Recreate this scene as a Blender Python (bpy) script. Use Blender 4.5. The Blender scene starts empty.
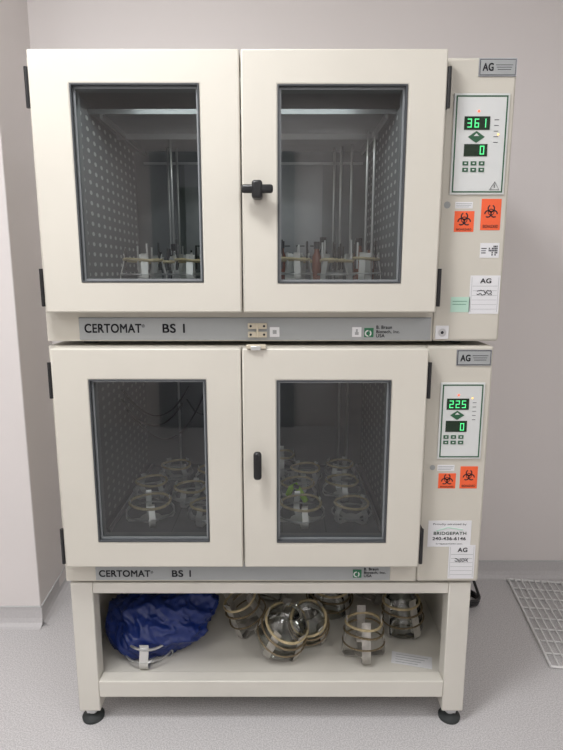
import bpy, math, random
from mathutils import Vector, Matrix, noise, Euler
random.seed(4)
scene=bpy.context.scene
scene.view_settings.view_transform='Standard'
scene.view_settings.look='None'
scene.view_settings.exposure=0.0
COL=scene.collection
R=math.radians

# ---------------------------------------------------------------- materials
def new_mat(name):
    m=bpy.data.materials.new(name); m.use_nodes=True
    nt=m.node_tree; b=nt.nodes['Principled BSDF']
    return m,nt,b
def pmat(name,col,rough=.5,metal=0.,spec=.5,noise_amt=0.,nscale=40.,bump=0.,bscale=200.):
    m,nt,b=new_mat(name)
    b.inputs['Roughness'].default_value=rough
    b.inputs['Metallic'].default_value=metal
    b.inputs['Specular IOR Level'].default_value=spec
    c=(col[0],col[1],col[2],1)
    b.inputs['Base Color'].default_value=c
    tc=nt.nodes.new('ShaderNodeTexCoord')
    if noise_amt>0:
        n=nt.nodes.new('ShaderNodeTexNoise'); n.inputs['Scale'].default_value=nscale; n.inputs['Detail'].default_value=3
        nt.links.new(tc.outputs['Object'],n.inputs['Vector'])
        r=nt.nodes.new('ShaderNodeValToRGB')
        r.color_ramp.elements[0].position=.35; r.color_ramp.elements[1].position=.65
        r.color_ramp.elements[0].color=tuple(x*(1-noise_amt) for x in col)+(1,)
        r.color_ramp.elements[1].color=tuple(min(1,x*(1+noise_amt*.5)) for x in col)+(1,)
        nt.links.new(n.outputs['Fac'],r.inputs['Fac']); nt.links.new(r.outputs['Color'],b.inputs['Base Color'])
    if bump>0:
        n=nt.nodes.new('ShaderNodeTexNoise'); n.inputs['Scale'].default_value=bscale
        nt.links.new(tc.outputs['Object'],n.inputs['Vector'])
        bp=nt.nodes.new('ShaderNodeBump'); bp.inputs['Strength'].default_value=bump; bp.inputs['Distance'].default_value=.001
        nt.links.new(n.outputs['Fac'],bp.inputs['Height']); nt.links.new(bp.outputs['Normal'],b.inputs['Normal'])
    return m
def emat(name,col,s):
    m,nt,b=new_mat(name)
    b.inputs['Base Color'].default_value=(col[0],col[1],col[2],1)
    b.inputs['Emission Color'].default_value=(col[0],col[1],col[2],1)
    b.inputs['Emission Strength'].default_value=s
    return m
def glassmat(name,tint,refl=1.5,rough=.0):
    m=bpy.data.materials.new(name); m.use_nodes=True; nt=m.node_tree; nt.nodes.clear()
    o=nt.nodes.new('ShaderNodeOutputMaterial'); mx=nt.nodes.new('ShaderNodeMixShader')
    t=nt.nodes.new('ShaderNodeBsdfTransparent'); t.inputs['Color'].default_value=tint+(1,)
    g=nt.nodes.new('ShaderNodeBsdfGlossy'); g.inputs['Roughness'].default_value=rough
    f=nt.nodes.new('ShaderNodeFresnel'); f.inputs['IOR'].default_value=1.5
    mu=nt.nodes.new('ShaderNodeMath'); mu.operation='MULTIPLY'; mu.inputs[1].default_value=refl; mu.use_clamp=True
    nt.links.new(f.outputs[0],mu.inputs[0]); nt.links.new(mu.outputs[0],mx.inputs[0])
    nt.links.new(t.outputs[0],mx.inputs[1]); nt.links.new(g.outputs[0],mx.inputs[2]); nt.links.new(mx.outputs[0],o.inputs[0])
    return m

M={}
M['cream']=pmat('cream_paint',(.655,.625,.55),.42,noise_amt=.03,nscale=3,bump=.05,bscale=400)
M['cream2']=pmat('cream_case_paint',(.61,.58,.505),.45,noise_amt=.03,nscale=4,bump=.05,bscale=400)
M['standp']=pmat('stand_white_paint',(.68,.655,.59),.4,noise_amt=.04,nscale=5)
M['black']=pmat('black_plastic',(.012,.012,.013),.35)
M['rubber']=pmat('dark_rubber',(.03,.035,.035),.7)
M['gasket']=pmat('grey_gasket',(.055,.06,.065),.55)
M['alu']=pmat('window_aluminium',(.30,.32,.33),.4,metal=.4)
M['steel']=pmat('stainless_steel',(.62,.63,.63),.28,metal=.85)
M['strap']=pmat('clamp_steel',(.74,.74,.72),.34,metal=.65)
M['oldstrap']=pmat('tarnished_steel',(.50,.48,.44),.42,metal=.5,noise_amt=.35,nscale=30)
M['oldglass_ring']=pmat('brown_spring',(.22,.17,.10),.45,metal=.4,noise_amt=.3,nscale=200)
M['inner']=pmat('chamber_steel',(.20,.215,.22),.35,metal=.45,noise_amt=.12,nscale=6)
M['inner_shaded']=pmat('chamber_steel_shaded',(.11,.12,.125),.35,metal=.4,noise_amt=.15,nscale=6)  # same steel, colour darkened to paint the dimmer lower chamber
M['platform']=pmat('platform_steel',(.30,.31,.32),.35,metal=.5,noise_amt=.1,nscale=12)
M['platform_shaded']=pmat('platform_steel_shaded',(.19,.20,.21),.3,metal=.5,noise_amt=.15,nscale=12)  # platform copy with the lower chamber's shade in its colour
M['tubing']=pmat('amber_rubber_tubing',(.50,.41,.24),.5,noise_amt=.2,nscale=60)
M['strip']=pmat('grey_label_strip',(.36,.375,.375),.45)
M['strip2']=pmat('silver_plate',(.33,.34,.36),.35,metal=.5)
M['ink']=pmat('black_ink',(.012,.014,.02),.6)
M['green']=pmat('logo_green',(.02,.16,.07),.5)
M['white']=pmat('white_label',(.76,.76,.77),.5)
M['offwhite']=pmat('grey_white_panel',(.68,.695,.68),.4)
M['pgreen']=pmat('panel_outline_green',(.02,.10,.045),.5)
M['mint']=pmat('mint_sticker',(.46,.66,.55),.6)
M['orange']=pmat('biohazard_orange',(.90,.13,.04),.55)
M['beige']=pmat('latch_beige',(.60,.54,.42),.5)
M['displ']=pmat('display_window',(.012,.03,.015),.2)
M['seg']=emat('led_green',(.10,.75,.28),.75)
M['led']=emat('led_red',(1,.12,.05),1.5)
M['leda']=emat('led_amber',(1,.6,.15),1.3)
M['glass']=glassmat('door_glass',(.84,.88,.88),2.2)
M['fglass']=glassmat('flask_glass',(.90,.92,.90),2.2,.03)
M['tag']=pmat('paper_tag',(.74,.73,.70),.7)
M['wire']=pmat('white_coated_wire',(.80,.80,.79),.35)
M['lime']=pmat('shoe_reflection',(.34,.62,.03),.5)  # colour of the stand-in for the reflected shoes
M['amber']=pmat('amber_bottle',(.20,.06,.03),.2)
M['wall']=pmat('wall_paint',(.79,.748,.73),.6,noise_amt=.015,nscale=1.5,bump=.05,bscale=150)
M['ceil']=pmat('ceiling_paint',(.85,.85,.85),.8,noise_amt=.01)
M['cove']=pmat('cove_base_vinyl',(.58,.565,.565),.5,noise_amt=.05,nscale=150)
M['cap']=pmat('cove_cap',(.55,.55,.55),.5)
M['doorw']=pmat('door_grey_laminate',(.30,.31,.33),.45)
M['light']=emat('ceiling_panel',(1,.99,.98),2.5)

# floor : speckled vinyl
m,nt,b=new_mat('speckled_vinyl_floor')
tc=nt.nodes.new('ShaderNodeTexCoord')
n1=nt.nodes.new('ShaderNodeTexNoise'); n1.inputs['Scale'].default_value=260; n1.inputs['Detail'].default_value=2
n2=nt.nodes.new('ShaderNodeTexVoronoi'); n2.inputs['Scale'].default_value=170
r1=nt.nodes.new('ShaderNodeValToRGB'); r1.color_ramp.elements[0].position=.38; r1.color_ramp.elements[1].position=.62
r1.color_ramp.elements[0].color=(.48,.468,.468,1); r1.color_ramp.elements[1].color=(.67,.655,.655,1)
r2=nt.nodes.new('ShaderNodeValToRGB'); r2.color_ramp.elements[0].position=.05; r2.color_ramp.elements[1].position=.16
r2.color_ramp.elements[0].color=(.70,.70,.72,1); r2.color_ramp.elements[1].color=(1,1,1,1)
mx=nt.nodes.new('ShaderNodeMix'); mx.data_type='RGBA'; mx.blend_type='MULTIPLY'; mx.inputs[0].default_value=1
for n in (n1,n2): nt.links.new(tc.outputs['Object'],n.inputs['Vector'])
nt.links.new(n1.outputs['Fac'],r1.inputs[0]); nt.links.new(n2.outputs['Distance'],r2.inputs[0])
nt.links.new(r1.outputs[0],mx.inputs[6]); nt.links.new(r2.outputs[0],mx.inputs[7]); nt.links.new(mx.outputs[2],b.inputs['Base Color'])
b.inputs['Roughness'].default_value=.33
M['floor']=m

# perforated stainless baffle; pale dots paint the lit wall behind the holes
def perfmat(name,base,hole_c):
    m,nt,b=new_mat(name)
    tc=nt.nodes.new('ShaderNodeTexCoord'); sp=nt.nodes.new('ShaderNodeSeparateXYZ'); nt.links.new(tc.outputs['Object'],sp.inputs[0])
    def mth(op,a,bv=None):
        n=nt.nodes.new('ShaderNodeMath'); n.operation=op
        if isinstance(a,(int,float)): n.inputs[0].default_value=a
        else: nt.links.new(a,n.inputs[0])
        if bv is not None:
            if isinstance(bv,(int,float)): n.inputs[1].default_value=bv
            else: nt.links.new(bv,n.inputs[1])
        return n.outputs[0]
    def cell(o,s,off=0):
        return mth('SUBTRACT',mth('FRACT',mth('ADD',mth('MULTIPLY',o,1/s),off)),.5)
    cy=cell(sp.outputs['Y'],.050,20.); cz=cell(sp.outputs['Z'],.026,20.)
    d=mth('SQRT',mth('ADD',mth('POWER',mth('ABSOLUTE',cy),2.),mth('POWER',mth('ABSOLUTE',cz),2.)))
    hole=mth('LESS_THAN',d,.21)
    mx=nt.nodes.new('ShaderNodeMix'); mx.data_type='RGBA'
    mx.inputs[6].default_value=base+(1,); mx.inputs[7].default_value=hole_c+(1,)
    nt.links.new(hole,mx.inputs[0]); nt.links.new(mx.outputs[2],b.inputs['Base Color'])
    b.inputs['Roughness'].default_value=.45; b.inputs['Metallic'].default_value=.1
    return m
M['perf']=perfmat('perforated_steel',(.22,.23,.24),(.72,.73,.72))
M['perf_shaded']=perfmat('perforated_steel_shaded',(.12,.13,.135),(.40,.41,.40))  # shaded copy of the baffle, both colours lowered for the dim chamber

# ---------------------------------------------------------------- mesh builder
class MB:
    def __init__(s): s.v=[]; s.f=[]; s.mi=[]; s.mats=[]
    def m(s,mat):
        if mat not in s.mats: s.mats.append(mat)
        return s.mats.index(mat)
    def add(s,vs,fs,mat,T=None):
        k=len(s.v); i=s.m(mat)
        for p in vs:
            p=Vector(p)
            s.v.append(T@p if T else p)
        for f in fs: s.f.append([a+k for a in f]); s.mi.append(i)
    def box(s,x0,x1,y0,y1,z0,z1,mat,T=None):
        vs=[(x0,y0,z0),(x1,y0,z0),(x1,y1,z0),(x0,y1,z0),(x0,y0,z1),(x1,y0,z1),(x1,y1,z1),(x0,y1,z1)]
        fs=[(3,2,1,0),(4,5,6,7),(0,1,5,4),(1,2,6,5),(2,3,7,6),(3,0,4,7)]
        s.add(vs,fs,mat,T)
    def frame(s,x0,x1,z0,z1,a0,a1,c0,c1,y0,y1,mat):
        o=[(x0,z0),(x1,z0),(x1,z1),(x0,z1)]; i=[(a0,c0),(a1,c0),(a1,c1),(a0,c1)]
        vs=[(p[0],y0,p[1]) for p in o+i]+[(p[0],y1,p[1]) for p in o+i]
        fs=[]
        for k in range(4):
            j=(k+1)%4
            fs+=[(k,j,4+j,4+k),(8+k,12+k,12+j,8+j),(k,8+k,8+j,j),(4+k,4+j,12+j,12+k)]
        s.add(vs,fs,mat)
    def tube(s,path,r,mat,seg=8,closed=False,T=None):
        P=[Vector(p) for p in path]; n=len(P); vs=[]; fs=[]
        up=None
        for i in range(n):
            if closed: t=P[(i+1)%n]-P[i-1]
            else: t=P[min(i+1,n-1)]-P[max(i-1,0)]
            t.normalize()
            if up is None:
                up=Vector((0,0,1)) if abs(t.z)<.9 else Vector((1,0,0))
            a=up-t*up.dot(t)
            if a.length<1e-5: a=t.orthogonal()
            a.normalize(); up=a; bb=t.cross(a)
            for k in range(seg):
                an=2*math.pi*k/seg
                vs.append(P[i]+a*(r*math.cos(an))+bb*(r*math.sin(an)))
        rng=n if closed else n-1
        for i in range(rng):
            j=(i+1)%n
            for k in range(seg):
                l=(k+1)%seg
                fs.append((i*seg+k,i*seg+l,j*seg+l,j*seg+k))
        if not closed:
            fs.append(tuple(range(seg))[::-1]); fs.append(tuple((n-1)*seg+k for k in range(seg)))
        s.add(vs,fs,mat,T)
    def ring(s,c,r,tr,mat,n=28,seg=8,T=None,wob=0):
        s.tube([(c[0]+r*math.cos(2*math.pi*i/n),c[1]+r*math.sin(2*math.pi*i/n),c[2]+wob*math.sin(4*math.pi*i/n)) for i in range(n)],tr,mat,seg,True,T)
    def ribbon(s,prof,ang,w,th,mat,T=None):
        ca,sa=math.cos(ang),math.sin(ang); vs=[];fs=[]
        n=len(prof)
        for i,(r,z) in enumerate(prof):
            p0=prof[max(i-1,0)]; p1=prof[min(i+1,n-1)]
            dr,dz=p1[0]-p0[0],p1[1]-p0[1]; l=math.hypot(dr,dz) or 1
            nr,nz=dz/l*th,-dr/l*th
            for (rr,zz) in ((r,z),(r+nr,z+nz)):
                for q in (-w/2,w/2):
                    vs.append((rr*ca-q*sa,rr*sa+q*ca,zz))
        for i in range(n-1):
            a=i*4;b_=a+4
            fs+=[(a,a+1,b_+1,b_),(a+2,b_+2,b_+3,a+3),(a,b_,b_+2,a+2),(a+1,a+3,b_+3,b_+1)]
        fs+=[(0,2,3,1),((n-1)*4,(n-1)*4+1,(n-1)*4+3,(n-1)*4+2)]
        s.add(vs,fs,mat,T)
    def lathe(s,prof,mat,n=32,T=None,c=(0,0)):
        vs=[];fs=[]
        for (r,z) in prof:
            for k in range(n):
                a=2*math.pi*k/n; vs.append((c[0]+r*math.cos(a),c[1]+r*math.sin(a),z))
        for i in range(len(prof)-1):
            for k in range(n):
                l=(k+1)%n; fs.append((i*n+k,i*n+l,(i+1)*n+l,(i+1)*n+k))
        s.add(vs,fs,mat,T)
    def disc_y(s,cx,cz,y,r,mat,n=24,r_in=0,a0=0,a1=2*math.pi):
        vs=[];fs=[]
        for k in range(n+1):
            a=a0+(a1-a0)*k/n
            vs.append((cx+r*math.cos(a),y,cz+r*math.sin(a))); vs.append((cx+r_in*math.cos(a),y,cz+r_in*math.sin(a)))
        for k in range(n): fs.append((2*k,2*k+1,2*k+3,2*k+2))
        s.add(vs,fs,mat)
    def obj(s,name,parent=None,bevel=0,smooth=False,segs=2):
        me=bpy.data.meshes.new(name); me.from_pydata([tuple(p) for p in s.v],[],s.f)
        for mt in s.mats: me.materials.append(mt)
        for p,i in zip(me.polygons,s.mi): p.material_index=i; p.use_smooth=smooth
        me.update()
        o=bpy.data.objects.new(name,me); COL.objects.link(o)
        if bevel:
            bv=o.modifiers.new('bevel','BEVEL'); bv.width=bevel; bv.segments=segs; bv.limit_method='ANGLE'; bv.angle_limit=R(40)
            for p in me.polygons: p.use_smooth=True
        if smooth or bevel:
            try: me.set_sharp_from_angle(angle=R(38))
            except Exception: pass
        if parent:
            o.parent=parent; o.matrix_parent_inverse=parent_inv[parent.name]
        return o
parent_inv={}
def root(name,loc):
    e=bpy.data.objects.new(name,None); e.location=loc; e.empty_display_size=.1; COL.objects.link(e)
    parent_inv[e.name]=Matrix.Translation(loc).inverted()
    return e
def text(body,x,z,y,width,height,mat,parent,name,bold=0.):
    cu=bpy.data.curves.new(name,'FONT'); cu.body=body; cu.size=1; cu.extrude=0.01; cu.space_character=1.06
    o=bpy.data.objects.new(name,cu); COL.objects.link(o); cu.materials.append(mat)
    bpy.context.view_layer.update()
    dm=o.dimensions
    sx=width/max(dm.x,1e-4); sy=height/max(dm.y,1e-4)
    def place(o,dx,dz):
        o.rotation_euler=(R(90),0,0); o.scale=(sx,sy,.02); o.location=(x+dx,y,z+dz)
        o.parent=parent; o.matrix_parent_inverse=parent_inv[parent.name]
    place(o,0,0)
    if bold:
        for i,(dx,dz) in enumerate(((bold,0),(bold,bold),(0,bold))):
            c=o.copy(); c.name=name+'_stroke'; COL.objects.link(c); place(c,dx,dz)
    return o

# ---------------------------------------------------------------- room
WY=.785; PY=.459
b_=MB(); b_.box(-2.4,2.6,-3.2,WY+.1,-.1,0,M['floor']); b_.obj('floor')
b_=MB(); b_.box(-.9,2.6,WY,WY+.1,0,2.6,M['wall']); b_.obj('wall_back')
b_=MB(); vs=[(-2.4,PY,0),(-.872,PY,0),(-.899,WY+.1,0),(-2.4,WY+.1,0)]; vs=vs+[(p[0],p[1],2.6) for p in vs]
b_.add(vs,[(3,2,1,0),(4,5,6,7),(0,1,5,4),(1,2,6,5),(2,3,7,6),(3,0,4,7)],M['wall']); b_.obj('wall_left_return',bevel=.004)
b_=MB(); b_.box(-2.5,-2.4,-3.2,WY+.1,0,2.6,M['wall']); b_.obj('wall_left')
b_=MB(); b_.box(2.6,2.7,-3.2,WY+.1,0,2.6,M['wall']); b_.obj('wall_right')
b_=MB(); b_.box(-2.5,2.7,-3.3,-3.2,0,2.6,M['wall']); b_.obj('wall_front')
b_=MB(); b_.box(-2.5,2.7,-3.3,WY+.1,2.6,2.7,M['ceil']); b_.obj('ceiling')
# unseen door, added behind the camera to give the glass reflections shape
r_=root('reflection_door',(-.45,-3.19,0))
mb=MB(); mb.frame(-1.0,.10,0.0,2.16,-.94,.04,.0,2.10,-3.199,-3.15,M['alu']); mb.obj('reflection_door_frame',r_)
mb=MB(); mb.frame(-.94,.04,.005,2.10,-.80,-.60,1.0,1.9,-3.195,-3.155,M['doorw']); mb.obj('reflection_door_leaf',r_)
mb=MB(); mb.box(-.80,-.60,-3.18,-3.17,1.0,1.9,M['displ']); mb.obj('door_vision_panel',r_)
mb=MB(); mb.tube([(-.02,-3.155,1.0),(-.02,-3.10,1.0),(-.14,-3.10,1.0)],.010,M['steel'],8); mb.obj('reflection_door_lever',r_,smooth=True)
def cove(name,p0,p1,nrm):
    prof=[(0.0,.072),(.004,.072),(.004,.03),(.008,.014),(.018,.004),(.03,.0005),(0,.0005)]
    mb=MB(); vs=[]
    for p in (p0,p1):
        for (a,z) in prof: vs.append((p[0]+nrm[0]*a,p[1]+nrm[1]*a,z))
    n=len(prof); fs=[(i,(i+1)%n,n+(i+1)%n,n+i) for i in range(n)]
    mb.add(vs,fs,M['cove'])
    vs=[]
    for p in (p0,p1):
        for (a,z) in [(0,.072),(.006,.072),(.006,.077),(0,.077)]: vs.append((p[0]+nrm[0]*a,p[1]+nrm[1]*a,z))
    mb.add(vs,[(i,(i+1)%4,4+(i+1)%4,4+i) for i in range(4)],M['cap'])
    return mb.obj(name)
cove('baseboard_back',(-.9,WY),(2.6,WY),(0,-1))
cove('baseboard_left_return',(-2.4,PY),(-.868,PY),(0,-1))
cove('baseboard_left_side',(-.872,PY-.004),(-.899,WY),(1,0))

# ceiling light panels
def ceil_light(x,y,sx,sy,power):
    r_=root('ceiling_light',(x,y,2.59))
    mb=MB(); mb.frame(x-sx/2-.03,x+sx/2+.03,y-sy/2-.03,y+sy/2+.03,x-sx/2,x+sx/2,y-sy/2,y+sy/2,0,.03,M['white'])
    for i,v in enumerate(mb.v): mb.v[i]=Vector((v.x,v.z,2.60-v.y))
    mb.obj('trim_frame',r_)
    mb=MB(); mb.box(x-sx/2,x+sx/2,y-sy/2,y+sy/2,2.58,2.598,M['light']); mb.obj('diffuser',r_)
    l=bpy.data.lights.new('lamp','AREA'); l.shape='RECTANGLE'; l.size=sx; l.size_y=sy; l.energy=power; l.color=(.985,.985,1)
    o=bpy.data.objects.new('lamp',l); o.location=(x,y,2.572); COL.objects.link(o); o.parent=r_; o.matrix_parent_inverse=parent_inv[r_.name]
ceil_light(-.55,-.75,.45,.45,26)
ceil_light(1.5,-1.7,.6,1.2,9)
ceil_light(-1.6,-1.9,.6,1.2,15)
ceil_light(.1,-2.7,1.2,.3,8)

# ---------------------------------------------------------------- flask clamp
def clamp_into(mb,T,rad=.06,h=.095,ns=4,ang=.4,flask=0,ringm='tubing',w=.02,old=False):
    prof=[(.0,.0015),(rad*.5,.0015),(rad*.93,.003),(rad*1.02,.012),(rad*1.0,.03),(rad*.88,h*.62),(rad*.80,h*.9),(rad*.84,h)]
    sm=M['oldstrap'] if old else M['strap']
    for k in range(ns):
        mb.ribbon(prof,ang+2*math.pi*k/ns,w,.0018,sm,T)
    mb.lathe([(.0,.004),(rad*.45,.004),(rad*.45,.0),(0.,.0)],sm,20,T)
    mb.ring((0,0,h*.80),rad*.86,.0040,M[ringm],30,8,T,.002)
    mb.ring((0,0,h*.35),rad*1.01,.0026,M['oldglass_ring' if old else 'steel'],30,6,T)
    if old:
        mb.ring((0,0,h*.62),rad*.95,.0034,M['oldglass_ring'],30,6,T,.004)
    if flask==2:
        H=h*1.15
        pr=[(.001,.006),(rad*.9,.006),(rad*.97,.016),(rad*.96,.04),(rad*.86,H*.6),(rad*.66,H*.85),(rad*.36,H*.97),(rad*.33,H*1.08),(rad*.38,H*1.10)]
        mb.lathe(pr,M['fglass'],32,T)

# ---------------------------------------------------------------- seven segment
SEG={'0':'abcdef','1':'bc','2':'abged','3':'abgcd','5':'afgcd','6':'afgedc'}
def digit(mb,x,z,w,h,ch,y):
    t=w*.2
    segs={'a':(x,x+w,z+h-t,z+h),'g':(x,x+w,z+h/2-t/2,z+h/2+t/2),'d':(x,x+w,z,z+t),
          'f':(x,x+t,z+h/2,z+h),'e':(x,x+t,z,z+h/2),'b':(x+w-t,x+w,z+h/2,z+h),'c':(x+w-t,x+w,z,z+h/2)}
    for s_ in SEG[ch]:
        q=segs[s_]; mb.box(q[0],q[1],y-.0006,y,q[2],q[3],M['seg'])

def biohazard(parent,x0,x1,z0,z1,y,tag):
    mb=MB(); mb.box(x0,x1,y-.0008,y,z0,z1,M['orange'])
    w=x1-x0; h=z1-z0; cx=(x0+x1)/2; cz=z0+h*.58; r=w*.17; yy=y-.0012
    for k in range(3):
        a=R(90+120*k); ox=cx+math.cos(a)*r*1.05; oz=cz+math.sin(a)*r*1.05
        mb.disc_y(ox,oz,yy,r*1.12,M['ink'],28,r*.74,a+R(25),a+R(335))
    mb.disc_y(cx,cz,yy-.0001,r*.95,M['ink'],24,r*.72)
    mb.obj('biohazard_sticker_'+tag,parent)
    text('BIOHAZARD',x0+w*.12,z0+h*.07,y-.0012,w*.76,h*.10,M['ink'],parent,'biohazard_text_'+tag)

def label(parent,name,x0,x1,z0,z1,y,mat,lines=(),th=.0008):
    mb=MB(); mb.box(x0,x1,y-th,y,z0,z1,mat)
    h=z1-z0;w=x1-x0
    for (fx0,fx1,fz0,fz1,mm) in lines:
        mb.box(x0+w*fx0,x0+w*fx1,y-th-.0003,y-th,z0+h*fz0,z0+h*fz1,M[mm])
    return mb.obj(name,parent)

# ---------------------------------------------------------------- incubator
def door(parent,name,x0,x1,z0,z1,a0,a1,c0,c1):
    e=.0075
    mb=MB(); mb.frame(x0,x1,z0,z1,a0,a1,c0,c1,-.045,-.003,M['cream']); mb.obj(name+'_panel',parent,bevel=.004)
    mb=MB(); mb.frame(a0-.001,a1+.001,c0-.001,c1+.001,a0+.003,a1-.003,c0+.003,c1-.003,-.0465,-.020,M['gasket']); mb.obj(name+'_gasket',parent,bevel=.001)
    mb=MB(); mb.frame(a0+.0025,a1-.0025,c0+.0025,c1-.0025,a0+e,a1-e,c0+e,c1-e,-.034,-.006,M['alu']); mb.obj(name+'_window_frame',parent)
    mb2=MB(); y=-.030
    mb2.add([(a0+.003,y,c0+.003),(a1-.003,y,c0+.003),(a1-.003,y,c1-.003),(a0+.003,y,c1-.003)],[(0,1,2,3)],M['glass'])
    mb2.obj(name+'_glass',parent)

def incubator(upper):
    if upper:
        Z0,Z1=1.098,1.748; X0,X1=-.582,.539; dz0,dz1=1.172,1.752; dxl,dxm,dxr=-.564,-.0925,.369
        wl=(-.472,-.185,1.244,1.680); wr=(-.008,.281,1.242,1.678); px=.374
    else:
        Z0,Z1=.446,1.086; X0,X1=-.581,.530; dz0,dz1=.511,1.085; dxl,dxm,dxr=-.562,-.0975,.357
        wl=(-.471,-.186,.583,1.008); wr=(-.011,.268,.581,1.006); px=.362
    INN=M['inner'] if upper else M['inner_shaded']; PLT=M['platform'] if upper else M['platform_shaded']; PRF=M['perf'] if upper else M['perf_shaded']  # lower unit takes the copies with shade put into the colour
    r_=root('incubator_shaker',(0,.37,Z0))
    YB=.70; ci0,ci1=-.525,.335; cz0,cz1=(dz0+.03,dz1-.035)
    mb=MB()
    mb.box(X0,ci0,0,YB,Z0,Z1,M['cream2'])
    mb.box(ci1,px,0,YB,Z0,Z1,M['cream2'])
    mb.box(ci0,ci1,0,YB,cz1,Z1,M['cream2'])
    mb.box(ci0,ci1,0,YB,Z0,cz0,M['cream2'])
    mb.box(ci0,ci1,YB-.04,YB,cz0,cz1,M['cream2'])
    mb.obj('case_shell',r_)
    mb=MB(); mb.box(px+.0015,X1,-.004,YB,Z0,Z1,M['cream2']); mb.obj('control_housing',r_,bevel=.007,segs=3)
    mb=MB()
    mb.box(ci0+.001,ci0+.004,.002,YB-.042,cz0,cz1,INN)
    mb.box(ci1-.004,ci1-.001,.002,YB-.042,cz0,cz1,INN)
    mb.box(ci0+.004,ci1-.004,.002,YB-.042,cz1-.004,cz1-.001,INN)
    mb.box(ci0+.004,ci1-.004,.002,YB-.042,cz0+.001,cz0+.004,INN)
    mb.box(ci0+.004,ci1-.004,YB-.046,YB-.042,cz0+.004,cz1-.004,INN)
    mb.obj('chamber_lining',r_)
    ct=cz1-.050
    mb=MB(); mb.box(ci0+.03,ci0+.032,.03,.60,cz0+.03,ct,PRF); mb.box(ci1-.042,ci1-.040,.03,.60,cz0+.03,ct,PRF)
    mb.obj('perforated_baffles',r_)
    mb=MB()
    rods=[(ci0+.15,.56),(ci0+.18,.56),(ci0+.19,.40),(ci1-.11,.50),(ci1-.14,.54),(ci1-.16,.56),(ci1-.07,.30),(ci1-.085,.33)] if upper else [(ci0+.16,.56),(ci1-.10,.56),(ci1-.13,.56)]
    for (x,y) in rods:
        mb.tube([(x,y,cz0+.01),(x,y,ct)],.004,M['steel'])
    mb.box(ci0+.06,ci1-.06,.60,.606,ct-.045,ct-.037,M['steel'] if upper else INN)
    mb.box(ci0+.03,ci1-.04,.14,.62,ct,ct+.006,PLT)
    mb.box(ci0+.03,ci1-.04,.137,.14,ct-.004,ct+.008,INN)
    if upper:
        for xx in (ci0+.06,-.1,ci1-.07):
            mb.box(xx,xx+.008,.14,.60,ct-.014,ct-.0005,M['steel'])
        mb.box(ci0+.04,ci1-.05,.36,.366,ct-.016,ct-.0005,M['steel'])
        mb.box(-.33,.14,.612,.625,cz0+.12,ct-.04,M['platform'])
        for i in range(9): mb.box(-.30+.05*i,-.27+.05*i,.609,.612,cz0+.15,cz0+.155,M['gasket'])
    mb.obj('chamber_rods',r_)
    # added fill light, hidden behind the door header to brighten the chamber
    l=bpy.data.lights.new('chamber_fill','AREA'); l.shape='RECTANGLE'; l.size=.6; l.size_y=.015; l.energy=.9 if upper else .22; l.color=(.96,1,1)
    o=bpy.data.objects.new('chamber_fill',l); o.location=(-.1,.012,cz1-.010); o.rotation_euler=(R(12),0,0); COL.objects.link(o); o.parent=r_; o.matrix_parent_inverse=parent_inv[r_.name]
    # platform
    pz=cz0+.03
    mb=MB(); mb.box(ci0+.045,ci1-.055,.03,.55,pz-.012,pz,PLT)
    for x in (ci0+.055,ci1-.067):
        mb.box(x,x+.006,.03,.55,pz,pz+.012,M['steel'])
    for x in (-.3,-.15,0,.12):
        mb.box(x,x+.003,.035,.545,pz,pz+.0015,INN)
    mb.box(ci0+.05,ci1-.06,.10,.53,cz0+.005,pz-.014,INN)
    mb.obj('shaking_platform',r_)
    if upper:
        cl=[(-.37,.14,.058,.082,0),(-.26,.30,.05,.085,0),(-.41,.42,.045,.08,0),(.03,.15,.052,.085,0),(.145,.12,.048,.08,0),(.235,.22,.045,.088,0),(.04,.33,.05,.088,0),(.17,.36,.05,.088,0),(-.14,.2,.05,.08,0),(-.24,.12,.045,.08,0),(.10,.47,.05,.085,0),(-.34,.27,.045,.08,0),(-.33,.49,.045,.08,0),(.22,.48,.045,.085,0)]
    else:
        cl=[(-.375,.12,.066,.065,0),(-.41,.29,.055,.06,0),(-.28,.24,.055,.06,0),(-.23,.40,.055,.06,0),(-.36,.44,.055,.06,0),(-.21,.11,.055,.06,0),
            (.055,.11,.066,.065,0),(.20,.12,.055,.06,0),(.05,.27,.058,.062,0),(.19,.29,.058,.062,0),(.08,.41,.055,.06,0),(.20,.45,.050,.06,0),(.0,.49,.050,.085,0),(-.09,.34,.055,.06,0)]
    rn=random.Random(3)
    for i,(x,y,rr,h,fl) in enumerate(cl):
        mb=MB(); clamp_into(mb,Matrix.Translation((x,y,pz+.0005)),rr,h,4,.3+i*.5,fl,w=.017)
        if upper:
            for q,a in enumerate((.5,2.1,3.6,5.2)):
                px_,py_=x+rr*.8*math.cos(a+i),y+rr*.8*math.sin(a+i)
                hh=h*rn.uniform(.95,1.55)
                mb.tube([(px_,py_,pz+h*.5),(px_*.98+x*.02,py_,pz+hh)],.0028,M['steel'] if q%2 else M['black'],6)
        mb.obj('clamp_%d'%(i+1),r_,smooth=True)
    if upper:
        mb=MB()
        for (x,y,rr,hh,g) in ((.235,.36,.016,.125,'amber'),(.262,.31,.014,.11,'amber'),(.0,.42,.014,.12,'amber'),(-.33,.38,.014,.11,'fglass'),(.10,.24,.013,.11,'amber'),(.13,.41,.015,.13,'fglass'),(-.03,.26,.014,.11,'fglass'),(-.24,.42,.015,.12,'amber')):
            T=Matrix.Translation((x,y,pz))
            mb.lathe([(0,0),(rr,0),(rr,hh*.7),(rr*.55,hh*.82),(rr*.55,hh)],M[g],18,T); mb.lathe([(rr*.7,hh*.9),(rr*.7,hh*1.08),(0,hh*1.08)],M['black'],18,T)
        mb.obj('small_bottles',r_,smooth=True)
    else:
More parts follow.
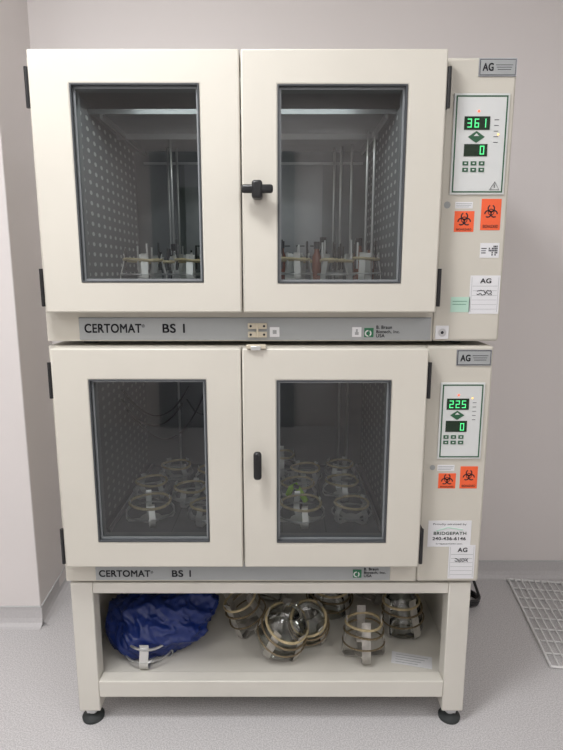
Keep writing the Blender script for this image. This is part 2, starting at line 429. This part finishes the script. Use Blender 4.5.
        # modelled lime piece stands in for green shoes reflected in the glass
        mb=MB()
        mb.tube([(.020,.185,pz+.045),(.028,.180,pz+.068),(.042,.178,pz+.078),(.052,.176,pz+.062),(.064,.174,pz+.044),(.072,.174,pz+.030)],.009,M['lime'],10)
        mb.tube([(.036,.168,pz+.080),(.050,.170,pz+.074)],.006,M['black'],8)
        mb.tube([(.058,.182,pz+.002),(.060,.178,pz+.045)],.004,M['black'],8)
        mb.obj('shoe_reflection',r_,smooth=True)
        mb=MB()
        for k,(x0,z0,dx,sag) in enumerate(((-.46,.93,.14,.10),(-.47,.90,.20,.16),(-.46,.86,.11,.07))):
            pts=[]
            for i in range(17):
                t=i/16; pts.append((x0+dx*t,.20+.30*t+.02*k,z0-sag*4*t*(1-t)*.9-.05*t))
            mb.tube(pts,.0035,M['black'],8)
        mb.tube([(-.33,.52,.83),(-.30,.50,.79),(-.24,.47,.78),(-.20,.48,.83),(-.19,.52,.95)],.0035,M['black'],8)
        mb.obj('sensor_cables',r_,smooth=True)
    door(r_,'left_door',dxl,dxm-.0015,dz0,dz1,*wl)
    door(r_,'right_door',dxm+.0015,dxr,dz0,dz1,*wr)
    hz=((1.634,1.714),(1.189,1.272)) if upper else ((.963,1.047),(.521,.611))
    mb=MB()
    for (a,c) in hz:
        mb.box(dxl-.008,dxl-.001,-.040,-.008,a,c,M['black']); mb.tube([(dxl-.006,-.037,a-.003),(dxl-.006,-.037,c+.003)],.005,M['black'],10)
        mb.box(dxr+.001,dxr+.010,-.040,-.005,a,c,M['black']); mb.tube([(dxr+.006,-.037,a-.003),(dxr+.006,-.037,c+.003)],.005,M['black'],10)
    mb.obj('hinges',r_,smooth=True)
    mb=MB()
    if upper:
        cx,cz=-.055,1.451
        mb.box(cx-.036,cx+.036,-.082,-.066,cz-.009,cz+.010,M['black'])
        mb.box(cx-.012,cx+.012,-.084,-.045,cz-.021,cz+.019,M['black'])
        mb.obj('door_handle',r_,bevel=.006,segs=3)
    else:
        cx,cz=-.059,.798
        mb.box(cx-.010,cx+.010,-.082,-.064,cz-.036,cz+.036,M['black'])
        mb.box(cx-.008,cx+.008,-.066,-.045,cz-.012,cz+.012,M['black'])
        mb.obj('door_handle',r_,bevel=.008,segs=4)
    if upper:
        mb=MB(); mb.box(-.501,.370,-.003,0,1.101,1.157,M['strip']); mb.box(-.501,.370,-.0045,-.003,1.1535,1.157,M['alu'])
        mb.obj('label_strip',r_,bevel=.0008)
        ys=-.0034
        text('CERTOMAT',-.489,1.119,ys,.140,.0215,M['ink'],r_,'label_text_a',.0011)
        text('®',-.346,1.132,ys,.008,.008,M['ink'],r_,'label_text_r')
        text('BS 1',-.297,1.119,ys,.054,.0215,M['ink'],r_,'label_text_b',.0011)
        lz=1.108; lx=.205; s_=.023; bx=.234; bw=.058; fs=.0082; gap=.0105
    else:
        mb=MB(); mb.box(-.500,.292,-.003,0,.450,.502,M['strip']); mb.obj('label_strip',r_,bevel=.0008)
        ys=-.0034
        text('CERTOMAT',-.492,.460,ys,.137,.0185,M['ink'],r_,'label_text_a',.0011)
        text('®',-.352,.470,ys,.007,.007,M['ink'],r_,'label_text_r')
        text('BS 1',-.297,.460,ys,.050,.0185,M['ink'],r_,'label_text_b',.0011)
        lz=.458; lx=.192; s_=.023; bx=.221; bw=.058; fs=.0075; gap=.0098
    mb=MB(); mb.box(lx,lx+s_,ys-.0008,ys,lz,lz+s_,M['green'])
    mb.disc_y(lx+s_*.42,lz+s_*.42,ys-.001,s_*.36,M['offwhite'],24,s_*.22); mb.box(lx+s_*.44,lx+s_*.58,ys-.0011,ys-.001,lz+s_*.1,lz+s_*.9,M['green'])
    mb.obj('logo_square',r_)
    for i,t in enumerate(('B. Braun','Biotech, Inc.','USA')):
        text(t,bx,lz+.0205-gap*i,ys,bw*(.66,1,.36)[i],fs,M['ink'],r_,'maker_text_%d'%i,.0004)
    mb=MB()
    if upper:
        for zc in (1.136,1.115):
            mb.box(-.083,-.036,-.009,-.003,zc-.007,zc+.007,M['beige'])
            for xx in (-.076,-.043): mb.disc_y(xx,zc,-.0095,.003,M['ink'],12)
        mb.box(-.062,-.057,-.011,-.003,1.108,1.143,M['beige'])
        mb.obj('lock_plates',r_,bevel=.001)
        label(r_,'square_sticker_a',-.029,-.005,1.109,1.133,ys,M['white'],[(.3,.7,.3,.7,'strip')])
        label(r_,'square_sticker_b',.175,.198,1.109,1.133,ys,M['white'],[(.3,.7,.2,.5,'strip'),(.4,.6,.5,.8,'strip')])
        mb=MB(); mb.box(.381,.413,-.008,-.003,1.104,1.137,M['white']); mb.disc_y(.397,1.120,-.0085,.010,M['steel'],20,.005); mb.disc_y(.397,1.120,-.0084,.004,M['ink'],12); mb.obj('key_lock',r_,bevel=.001)
    else:
        mb.box(-.085,-.038,-.052,-.030,1.0855,1.094,M['beige']); mb.box(-.074,-.050,-.054,-.052,1.082,1.092,M['strap'])
        mb.obj('lock_plates',r_,bevel=.001)
    yf=-.004
    if upper: a0,a1,c0,c1=.397,.526,1.447,1.671
    else: a0,a1,c0,c1=.401,.513,.793,.994
    mb=MB(); mb.box(a0,a1,yf-.004,yf,c0,c1,M['offwhite']); mb.obj('control_panel_plate',r_,bevel=.0035,segs=3)
    mb=MB(); mb.frame(a0+.005,a1-.005,c0+.005,c1-.005,a0+.008,a1-.008,c0+.008,c1-.008,yf-.0047,yf-.004,M['pgreen']); mb.obj('control_panel_outline',r_)
    yp=yf-.004; mb=MB()
    w=a1-a0; h=c1-c0
    def FX(v): return a0+v*w
    def FZ(v): return c0+v*h
    dA=(FX(.20),FX(.66),FZ(.645),FZ(.775)) if upper else (.418,.474,.924,.953)
    dB=(FX(.22),FX(.64),FZ(.385),FZ(.505)) if upper else (.418,.472,.866,.895)
    for q in (dA,dB): mb.box(q[0],q[1],yp-.0012,yp,q[2],q[3],M['displ'])
    ds=yp-.0012; dh=(dA[3]-dA[2])*.66; dw=dh*.52
    s3='361' if upper else '225'
    for i,ch in enumerate(s3): digit(mb,dA[0]+(dA[1]-dA[0])*(.12+.28*i),dA[2]+dh*.25,dw,dh,ch,ds)
    digit(mb,dB[0]+(dB[1]-dB[0])*.68,dB[2]+dh*.2,dw,dh,'0',ds)
    dcx=(dA[0]+dA[1])/2; dcz=(dA[2]+dB[3])/2; dr=(dA[2]-dB[3])*.42
    mb.add([(dcx-dr*1.5,yp-.0008,dcz),(dcx,yp-.0008,dcz-dr),(dcx+dr*1.5,yp-.0008,dcz),(dcx,yp-.0008,dcz+dr)],[(0,1,2,3)],M['pgreen'])
    mb.add([(dcx-dr*.5,yp-.001,dcz+dr*.15),(dcx+dr*.5,yp-.001,dcz+dr*.15),(dcx,yp-.001,dcz+dr*.6)],[(0,1,2)],M['offwhite'])
    bz1=1.522 if upper else .857; bx0=.424 if upper else .414
    for rr in range(2):
        for cc in range(3):
            x=bx0+cc*.019; z=bz1-rr*.0145
            mb.box(x,x+.013,yp-.0015,yp,z-.009,z,M['pgreen']); mb.box(x+.004,x+.009,yp-.0018,yp-.0015,z-.006,z-.003,M['offwhite'])
    mb.disc_y(FX(.45) if upper else .447,FZ(.825) if upper else .962,yp-.001,.0026,M['led'],12)
    mb.disc_y(FX(.82) if upper else .482,FZ(.60) if upper else .954,yp-.001,.0022,M['leda'],12)
    for i in range(5): mb.box(FX(.74),FX(.82),yp-.0008,yp,FZ(.74-.055*i),FZ(.745-.055*i),M['ink'])
    mb.obj('control_panel_face',r_)
    if upper:
        mb=MB(); tx,tz,tr=.502,1.464,.011
        mb.tube([(tx-tr,yp-.001,tz-tr*.5),(tx+tr,yp-.001,tz-tr*.5),(tx,yp-.001,tz+tr*1.1)],.0008,M['ink'],4,True)
        mb.box(tx-.0007,tx+.0007,yp-.001,yp,tz-.001,tz+.006,M['ink']); mb.obj('warning_triangle',r_)
        label(r_,'asset_plate',.450,.536,1.707,1.745,yf,M['strip2'],th=.0025)
        label(r_,'asset_plate_rim',.452,.534,1.709,1.743,yf-.0025,M['ink'],th=.0003)
        label(r_,'asset_plate_label',.4535,.5325,1.7105,1.7415,yf-.0028,M['strip'])
        text('AG',.458,1.718,yf-.0038,.024,.016,M['ink'],r_,'asset_text',.001)
        label(r_,'asset_text_lines',.488,.529,1.718,1.734,yf-.0036,M['strip'],[(0,.95,.75,.82,'ink'),(.05,.9,.45,.52,'ink'),(.1,.85,.15,.22,'ink')],th=.0002)
        biohazard(r_,.476,.523,1.366,1.438,yf,'a')
        biohazard(r_,.413,.460,1.362,1.410,yf,'b')
        label(r_,'caution_label',.413,.455,1.416,1.431,yf,M['white'],[(.05,.95,.7,.78,'strip'),(.05,.9,.45,.53,'strip'),(.05,.8,.2,.28,'strip')])
        mb=MB(); mb.disc_y(.394,1.424,yf-.001,.008,M['strip'],20); mb.obj('round_seal',r_)
        rnd=random.Random(2); ln=[(.45+.08*i,.45+.08*i+.06,.15+.14*j,.15+.14*j+.11,'ink') for i in range(6) for j in range(5) if rnd.random()<.6]
        label(r_,'qr_label',.479,.525,1.301,1.336,yf,M['white'],ln+[(.06,.34,.6,.66,'ink'),(.06,.3,.3,.36,'ink'),(.06,.3,.45,.5,'ink')])
        tg=(.460,.533,1.166,1.259,yf)
        label(r_,'mint_sticker',.415,.462,1.170,1.207,yf,M['mint'],[(.1,.85,.7,.73,'green'),(.1,.8,.5,.53,'green')])
        mb=MB(); mb.tube([(-.335,.35,1.7485),(-.333,.35,1.80),(-.341,.352,1.835)],.003,M['black'],8); mb.obj('cable_stub',r_,smooth=True)
    else:
        label(r_,'asset_plate',.437,.524,1.037,1.077,yf,M['strip2'],th=.0025)
        label(r_,'asset_plate_rim',.439,.522,1.039,1.075,yf-.0025,M['ink'],th=.0003)
        label(r_,'asset_plate_label',.4405,.5205,1.0405,1.0735,yf-.0028,M['strip'])
        text('AG',.446,1.048,yf-.0038,.024,.016,M['ink'],r_,'asset_text',.001)
        label(r_,'asset_text_lines',.476,.517,1.048,1.066,yf-.0036,M['strip'],[(0,.95,.75,.82,'ink'),(.05,.9,.45,.52,'ink'),(.1,.85,.15,.22,'ink')],th=.0002)
        biohazard(r_,.464,.509,.712,.772,yf,'a')
        biohazard(r_,.408,.453,.712,.753,yf,'b')
        label(r_,'caution_label',.404,.448,.760,.776,yf,M['white'],[(.05,.95,.7,.78,'strip'),(.05,.9,.45,.53,'strip'),(.05,.8,.2,.28,'strip')])
        mb=MB(); mb.disc_y(.391,.769,yf-.001,.007,M['strip'],20); mb.obj('round_seal',r_)
        label(r_,'service_label',.388,.502,.548,.622,yf,M['white'])
        text('Proudly serviced by',.400,.610,yf-.001,.088,.0065,M['ink'],r_,'service_text_a')
        text('BRIDGEPATH',.402,.582,yf-.001,.086,.0085,M['pgreen'],r_,'service_text_b',.0004)
        mb=MB(); mb.tube([(.41,yf-.001,.593),(.44,yf-.001,.603),(.48,yf-.001,.596)],.0015,M['mint'],6); mb.obj('service_swoosh',r_)
        text('240-436-6146',.400,.567,yf-.001,.088,.0085,M['ink'],r_,'service_text_c',.0005)
        text('bridgepathlabs.com',.410,.555,yf-.001,.070,.0045,M['ink'],r_,'service_text_d')
        tg=(.446,.516,.456,.553,yf-.0008)
    tx0,tx1,tz0,tz1,ty=tg; tw=tx1-tx0; th_=tz1-tz0
    label(r_,'calibration_tag',tx0,tx1,tz0,tz1,ty,M['white'],[(.08,.92,.72,.73,'strip'),(.1,.9,.60,.61,'strip'),(.08,.92,.48,.487,'strip'),(.08,.92,.36,.367,'strip'),(.08,.92,.24,.247,'strip'),(.08,.92,.12,.127,'strip'),(.05,.06,.05,.95,'strip'),(.94,.95,.05,.95,'strip')])
    text('AG',tx0+tw*.33,tz0+th_*.80,ty-.0012,tw*.36,th_*.12,M['ink'],r_,'tag_logo',.0006)
    mb=MB(); rn=random.Random(5 if upper else 6)
    for row,zz in enumerate((.58,.52)):
        pts=[(tx0+tw*(.24+.045*i),ty-.0012,tz0+th_*(zz+.035*rn.uniform(-1,1.2))) for i in range(12)]
        mb.tube(pts,.0010,M['ink'],4)
    mb.obj('tag_handwriting',r_)
    mb=MB()
    g=(1.0865,1.098) if upper else (.4375,.446)
    for x in (-.50,.45):
        for yy in (.08,.62): mb.lathe([(0,g[0]),(.02,g[0]),(.02,g[1]),(0,g[1])],M['rubber'],20,None,(x,yy))
    mb.obj('rubber_feet',r_)
incubator(False)
incubator(True)

# ---------------------------------------------------------------- stand
r_=root('equipment_stand',(0,.35,0))
SX0,SX1=-.574,.515; SY0,SY1=.004,.66
mb=MB()
pw=.060
for x in (SX0,SX1-pw):
    for y in (SY0,SY1-.05): mb.box(x,x+pw,y,y+.05,.040,.437,M['standp'])
mb.box(SX0+pw,SX1-pw,SY0+.001,SY0+.04,.405,.436,M['standp'])
mb.box(SX0+pw,SX1-pw,SY1-.04,SY1-.001,.405,.436,M['standp'])
mb.box(SX0+pw,SX1-pw,SY0-.0005,SY0+.04,.085,.136,M['standp'])
mb.box(SX0+pw,SX1-pw,SY1-.04,SY1-.001,.085,.136,M['standp'])
for x in (SX0+.002,SX1-.038):
    mb.box(x,x+.036,SY0+.05,SY1-.05,.405,.436,M['standp']); mb.box(x,x+.036,SY0+.05,SY1-.05,.085,.117,M['standp'])
mb.obj('frame',r_,bevel=.003)
mb=MB(); mb.box(SX0+.008,SX1-.008,SY0+.051,SY1-.051,.118,.124,M['standp']); mb.box(SX0+pw,SX1-pw,SY0+.040,SY0+.051,.118,.124,M['standp']); mb.obj('shelf_plate',r_)
mb=MB(); mb.box(SX0+.002,SX0+.008,SY0+.05,SY1-.05,.118,.405,M['standp']); mb.box(SX1-.008,SX1-.002,SY0+.05,SY1-.05,.118,.405,M['standp'])
mb.box(SX0+pw,SX1-pw,SY1-.03,SY1-.025,.136,.405,M['standp']); mb.obj('side_and_back_panels',r_)
for i,(x,y) in enumerate(((SX0+.030,SY0+.025),(SX1-.030,SY0+.025),(SX0+.03,SY1-.025),(SX1-.03,SY1-.025))):
    mb=MB(); mb.lathe([(0,.0),(.030,.0),(.031,.008),(.027,.014),(.014,.019),(.012,.020)],M['rubber'],28,None,(x,y))
    mb.lathe([(.0125,.018),(.0125,.040)],M['steel'],16,None,(x,y)); mb.lathe([(.022,.028),(.022,.036),(0,.036)],M['steel'],6,None,(x,y)); mb.obj('levelling_foot_%d'%(i+1),r_,smooth=True)

# ---------------------------------------------------------------- shelf contents
SZ=.1245
def bag():
    import bmesh
    bm=bmesh.new(); bmesh.ops.create_icosphere(bm,subdivisions=6,radius=1)
    for v in bm.verts:
        n=v.co.normalized()
        q=Vector((n.x*1.6,n.y*1.4,n.z*1.4))
        a=noise.noise(q*1.0+Vector((3,1,7)))
        fd=Vector((q.x*1.7+q.z*1.1,q.y*1.3,q.z*.45-q.x*.25))
        rg=(1-abs(noise.noise(fd*1.25+Vector((9,2,4))))*2)
        rg2=(1-abs(noise.noise(fd*2.6+Vector((1,8,3))))*2)**2
        k=.93+.22*a+.12*rg+.06*rg2
        x=n.x*.168*k; y=n.y*.115*k; zz=n.z*.096*k
        if x>.03: zz+=(x-.03)*.42
        if x<-.06: zz+=(-.06-x)*.20
        if zz<-.055: zz=-.055+(zz+.055)*.04
        v.co=Vector((x,y,zz))
    mn=min(v.co.z for v in bm.verts)
    for v in bm.verts:
        c=v.co+Vector((-.382,.205,SZ-mn+.0005))
        if c.x<-.535: c.x=-.535+(c.x+.535)*.1
        if c.y<.085: c.y=.085+(c.y-.085)*.15
        if c.z>.385: c.z=.385
        v.co=c
    me=bpy.data.meshes.new('blue_plastic_bag'); bm.to_mesh(me); bm.free()
    for p in me.polygons: p.use_smooth=True
    mt=pmat('blue_polythene',(.007,.024,.15),.34,spec=.5,bump=.15,bscale=35); me.materials.append(mt)
    o=bpy.data.objects.new('blue_plastic_bag',me); COL.objects.link(o)
    return o
bo=bag(); parent_inv[bo.name]=Matrix.Identity(4)
mb=MB(); T=Matrix.Translation((-.400,.130,SZ+.001))
clamp_into(mb,T,.070,.075,4,-math.pi/2,0,'steel',w=.026,old=False); mb.obj('steel_clamp_band',bo,smooth=True)

def put(loc,rad,h,rot,flask,ns=4,ang=.4,w=.02,lift=0):
    T=Matrix.Translation(loc)@Euler(rot).to_matrix().to_4x4()
    mb=MB(); clamp_into(mb,T,rad,h,ns,ang,flask,w=w,old=True)
    mn=min(v.z for v in mb.v)
    for i,v in enumerate(mb.v): mb.v[i]=Vector((v.x,v.y,v.z+SZ+.0005-mn+lift))
    return mb.obj('flask_clamp',smooth=True)
put((-.090,.25,0),.062,.135,(R(8),R(-24),0),0,4,.9,.022)
put((-.010,.155,0),.076,.118,(R(22),R(18),0),2,5,.5,.024)
put((.088,.215,0),.062,.12,(R(32),R(-22),R(25)),2,4,.2,.020)
put((.165,.37,0),.078,.12,(R(10),0,0),2,4,.8,.022)
put((.248,.130,0),.062,.125,(R(-6),0,0),0,4,-math.pi/2,.026)
put((.395,.25,0),.066,.130,(0,R(-6),0),2,4,.5,.026)
put((.310,.41,0),.062,.12,(R(-10),R(14),0),0,4,.2,.022)
put((-.04,.46,0),.07,.12,(0,R(10),0),2,4,.7,.022)
mb=MB(); T=Matrix.Translation((.392,.105,SZ+.0006))@Matrix.Rotation(R(-14),4,'Z')
mb.box(-.062,.056,-.026,.026,0,.0012,M['white'],T)
for i in range(4): mb.box(-.05,.045-.01*i,.014-.011*i,.016-.011*i,.0012,.0015,M['strip'],T)
mb.obj('paper_label_tag')

# ---------------------------------------------------------------- wire rack on the floor
mb=MB(); W_,D_=.62,.53
T=Matrix.Translation((.876,.232,.006))@Matrix.Rotation(R(-7.5),4,'Z')
zc=.0
for (a,b2) in (((0,0),(W_,0)),((W_,0),(W_,D_)),((W_,D_),(0,D_)),((0,D_),(0,0))):
    mb.tube([(a[0],a[1],zc),(b2[0],b2[1],zc)],.0045,M['wire'],8,False,T)
n=24
for i in range(1,n):
    x=W_*i/n; mb.tube([(x,0,zc+.004),(x,D_,zc+.004)],.0024,M['wire'],6,False,T)
for j in range(1,8):
    mb.tube([(0,D_*j/8,zc),(W_,D_*j/8,zc)],.0028,M['wire'],6,False,T)
mb.obj('wire_rack',smooth=True)

# power cable coil behind the stand
mb=MB(); pts=[]
for i in range(60):
    a=i*2*math.pi/20; r=.05+.003*math.sin(i*.9)
    pts.append((.715+r*math.cos(a),.60+r*math.sin(a)*.9,.007+.00045*i))
for i in range(1,14):
    pts.append((.765-.010*i,.60+.01*i,.035+.03*i))
mb.tube(pts,.0055,M['black'],8); mb.obj('power_cable',smooth=True)

# ---------------------------------------------------------------- world + camera
w=bpy.data.worlds.new('world'); scene.world=w; w.use_nodes=True
w.node_tree.nodes['Background'].inputs[0].default_value=(.8,.82,.85,1); w.node_tree.nodes['Background'].inputs[1].default_value=.3
cam=bpy.data.cameras.new('camera'); co=bpy.data.objects.new('camera',cam); COL.objects.link(co)
co.location=(0,-1.395,1.27); co.rotation_euler=(R(90)-math.atan(.185),0,0)
cam.sensor_width=36; cam.lens=563/750*36; cam.clip_start=.01
scene.camera=co
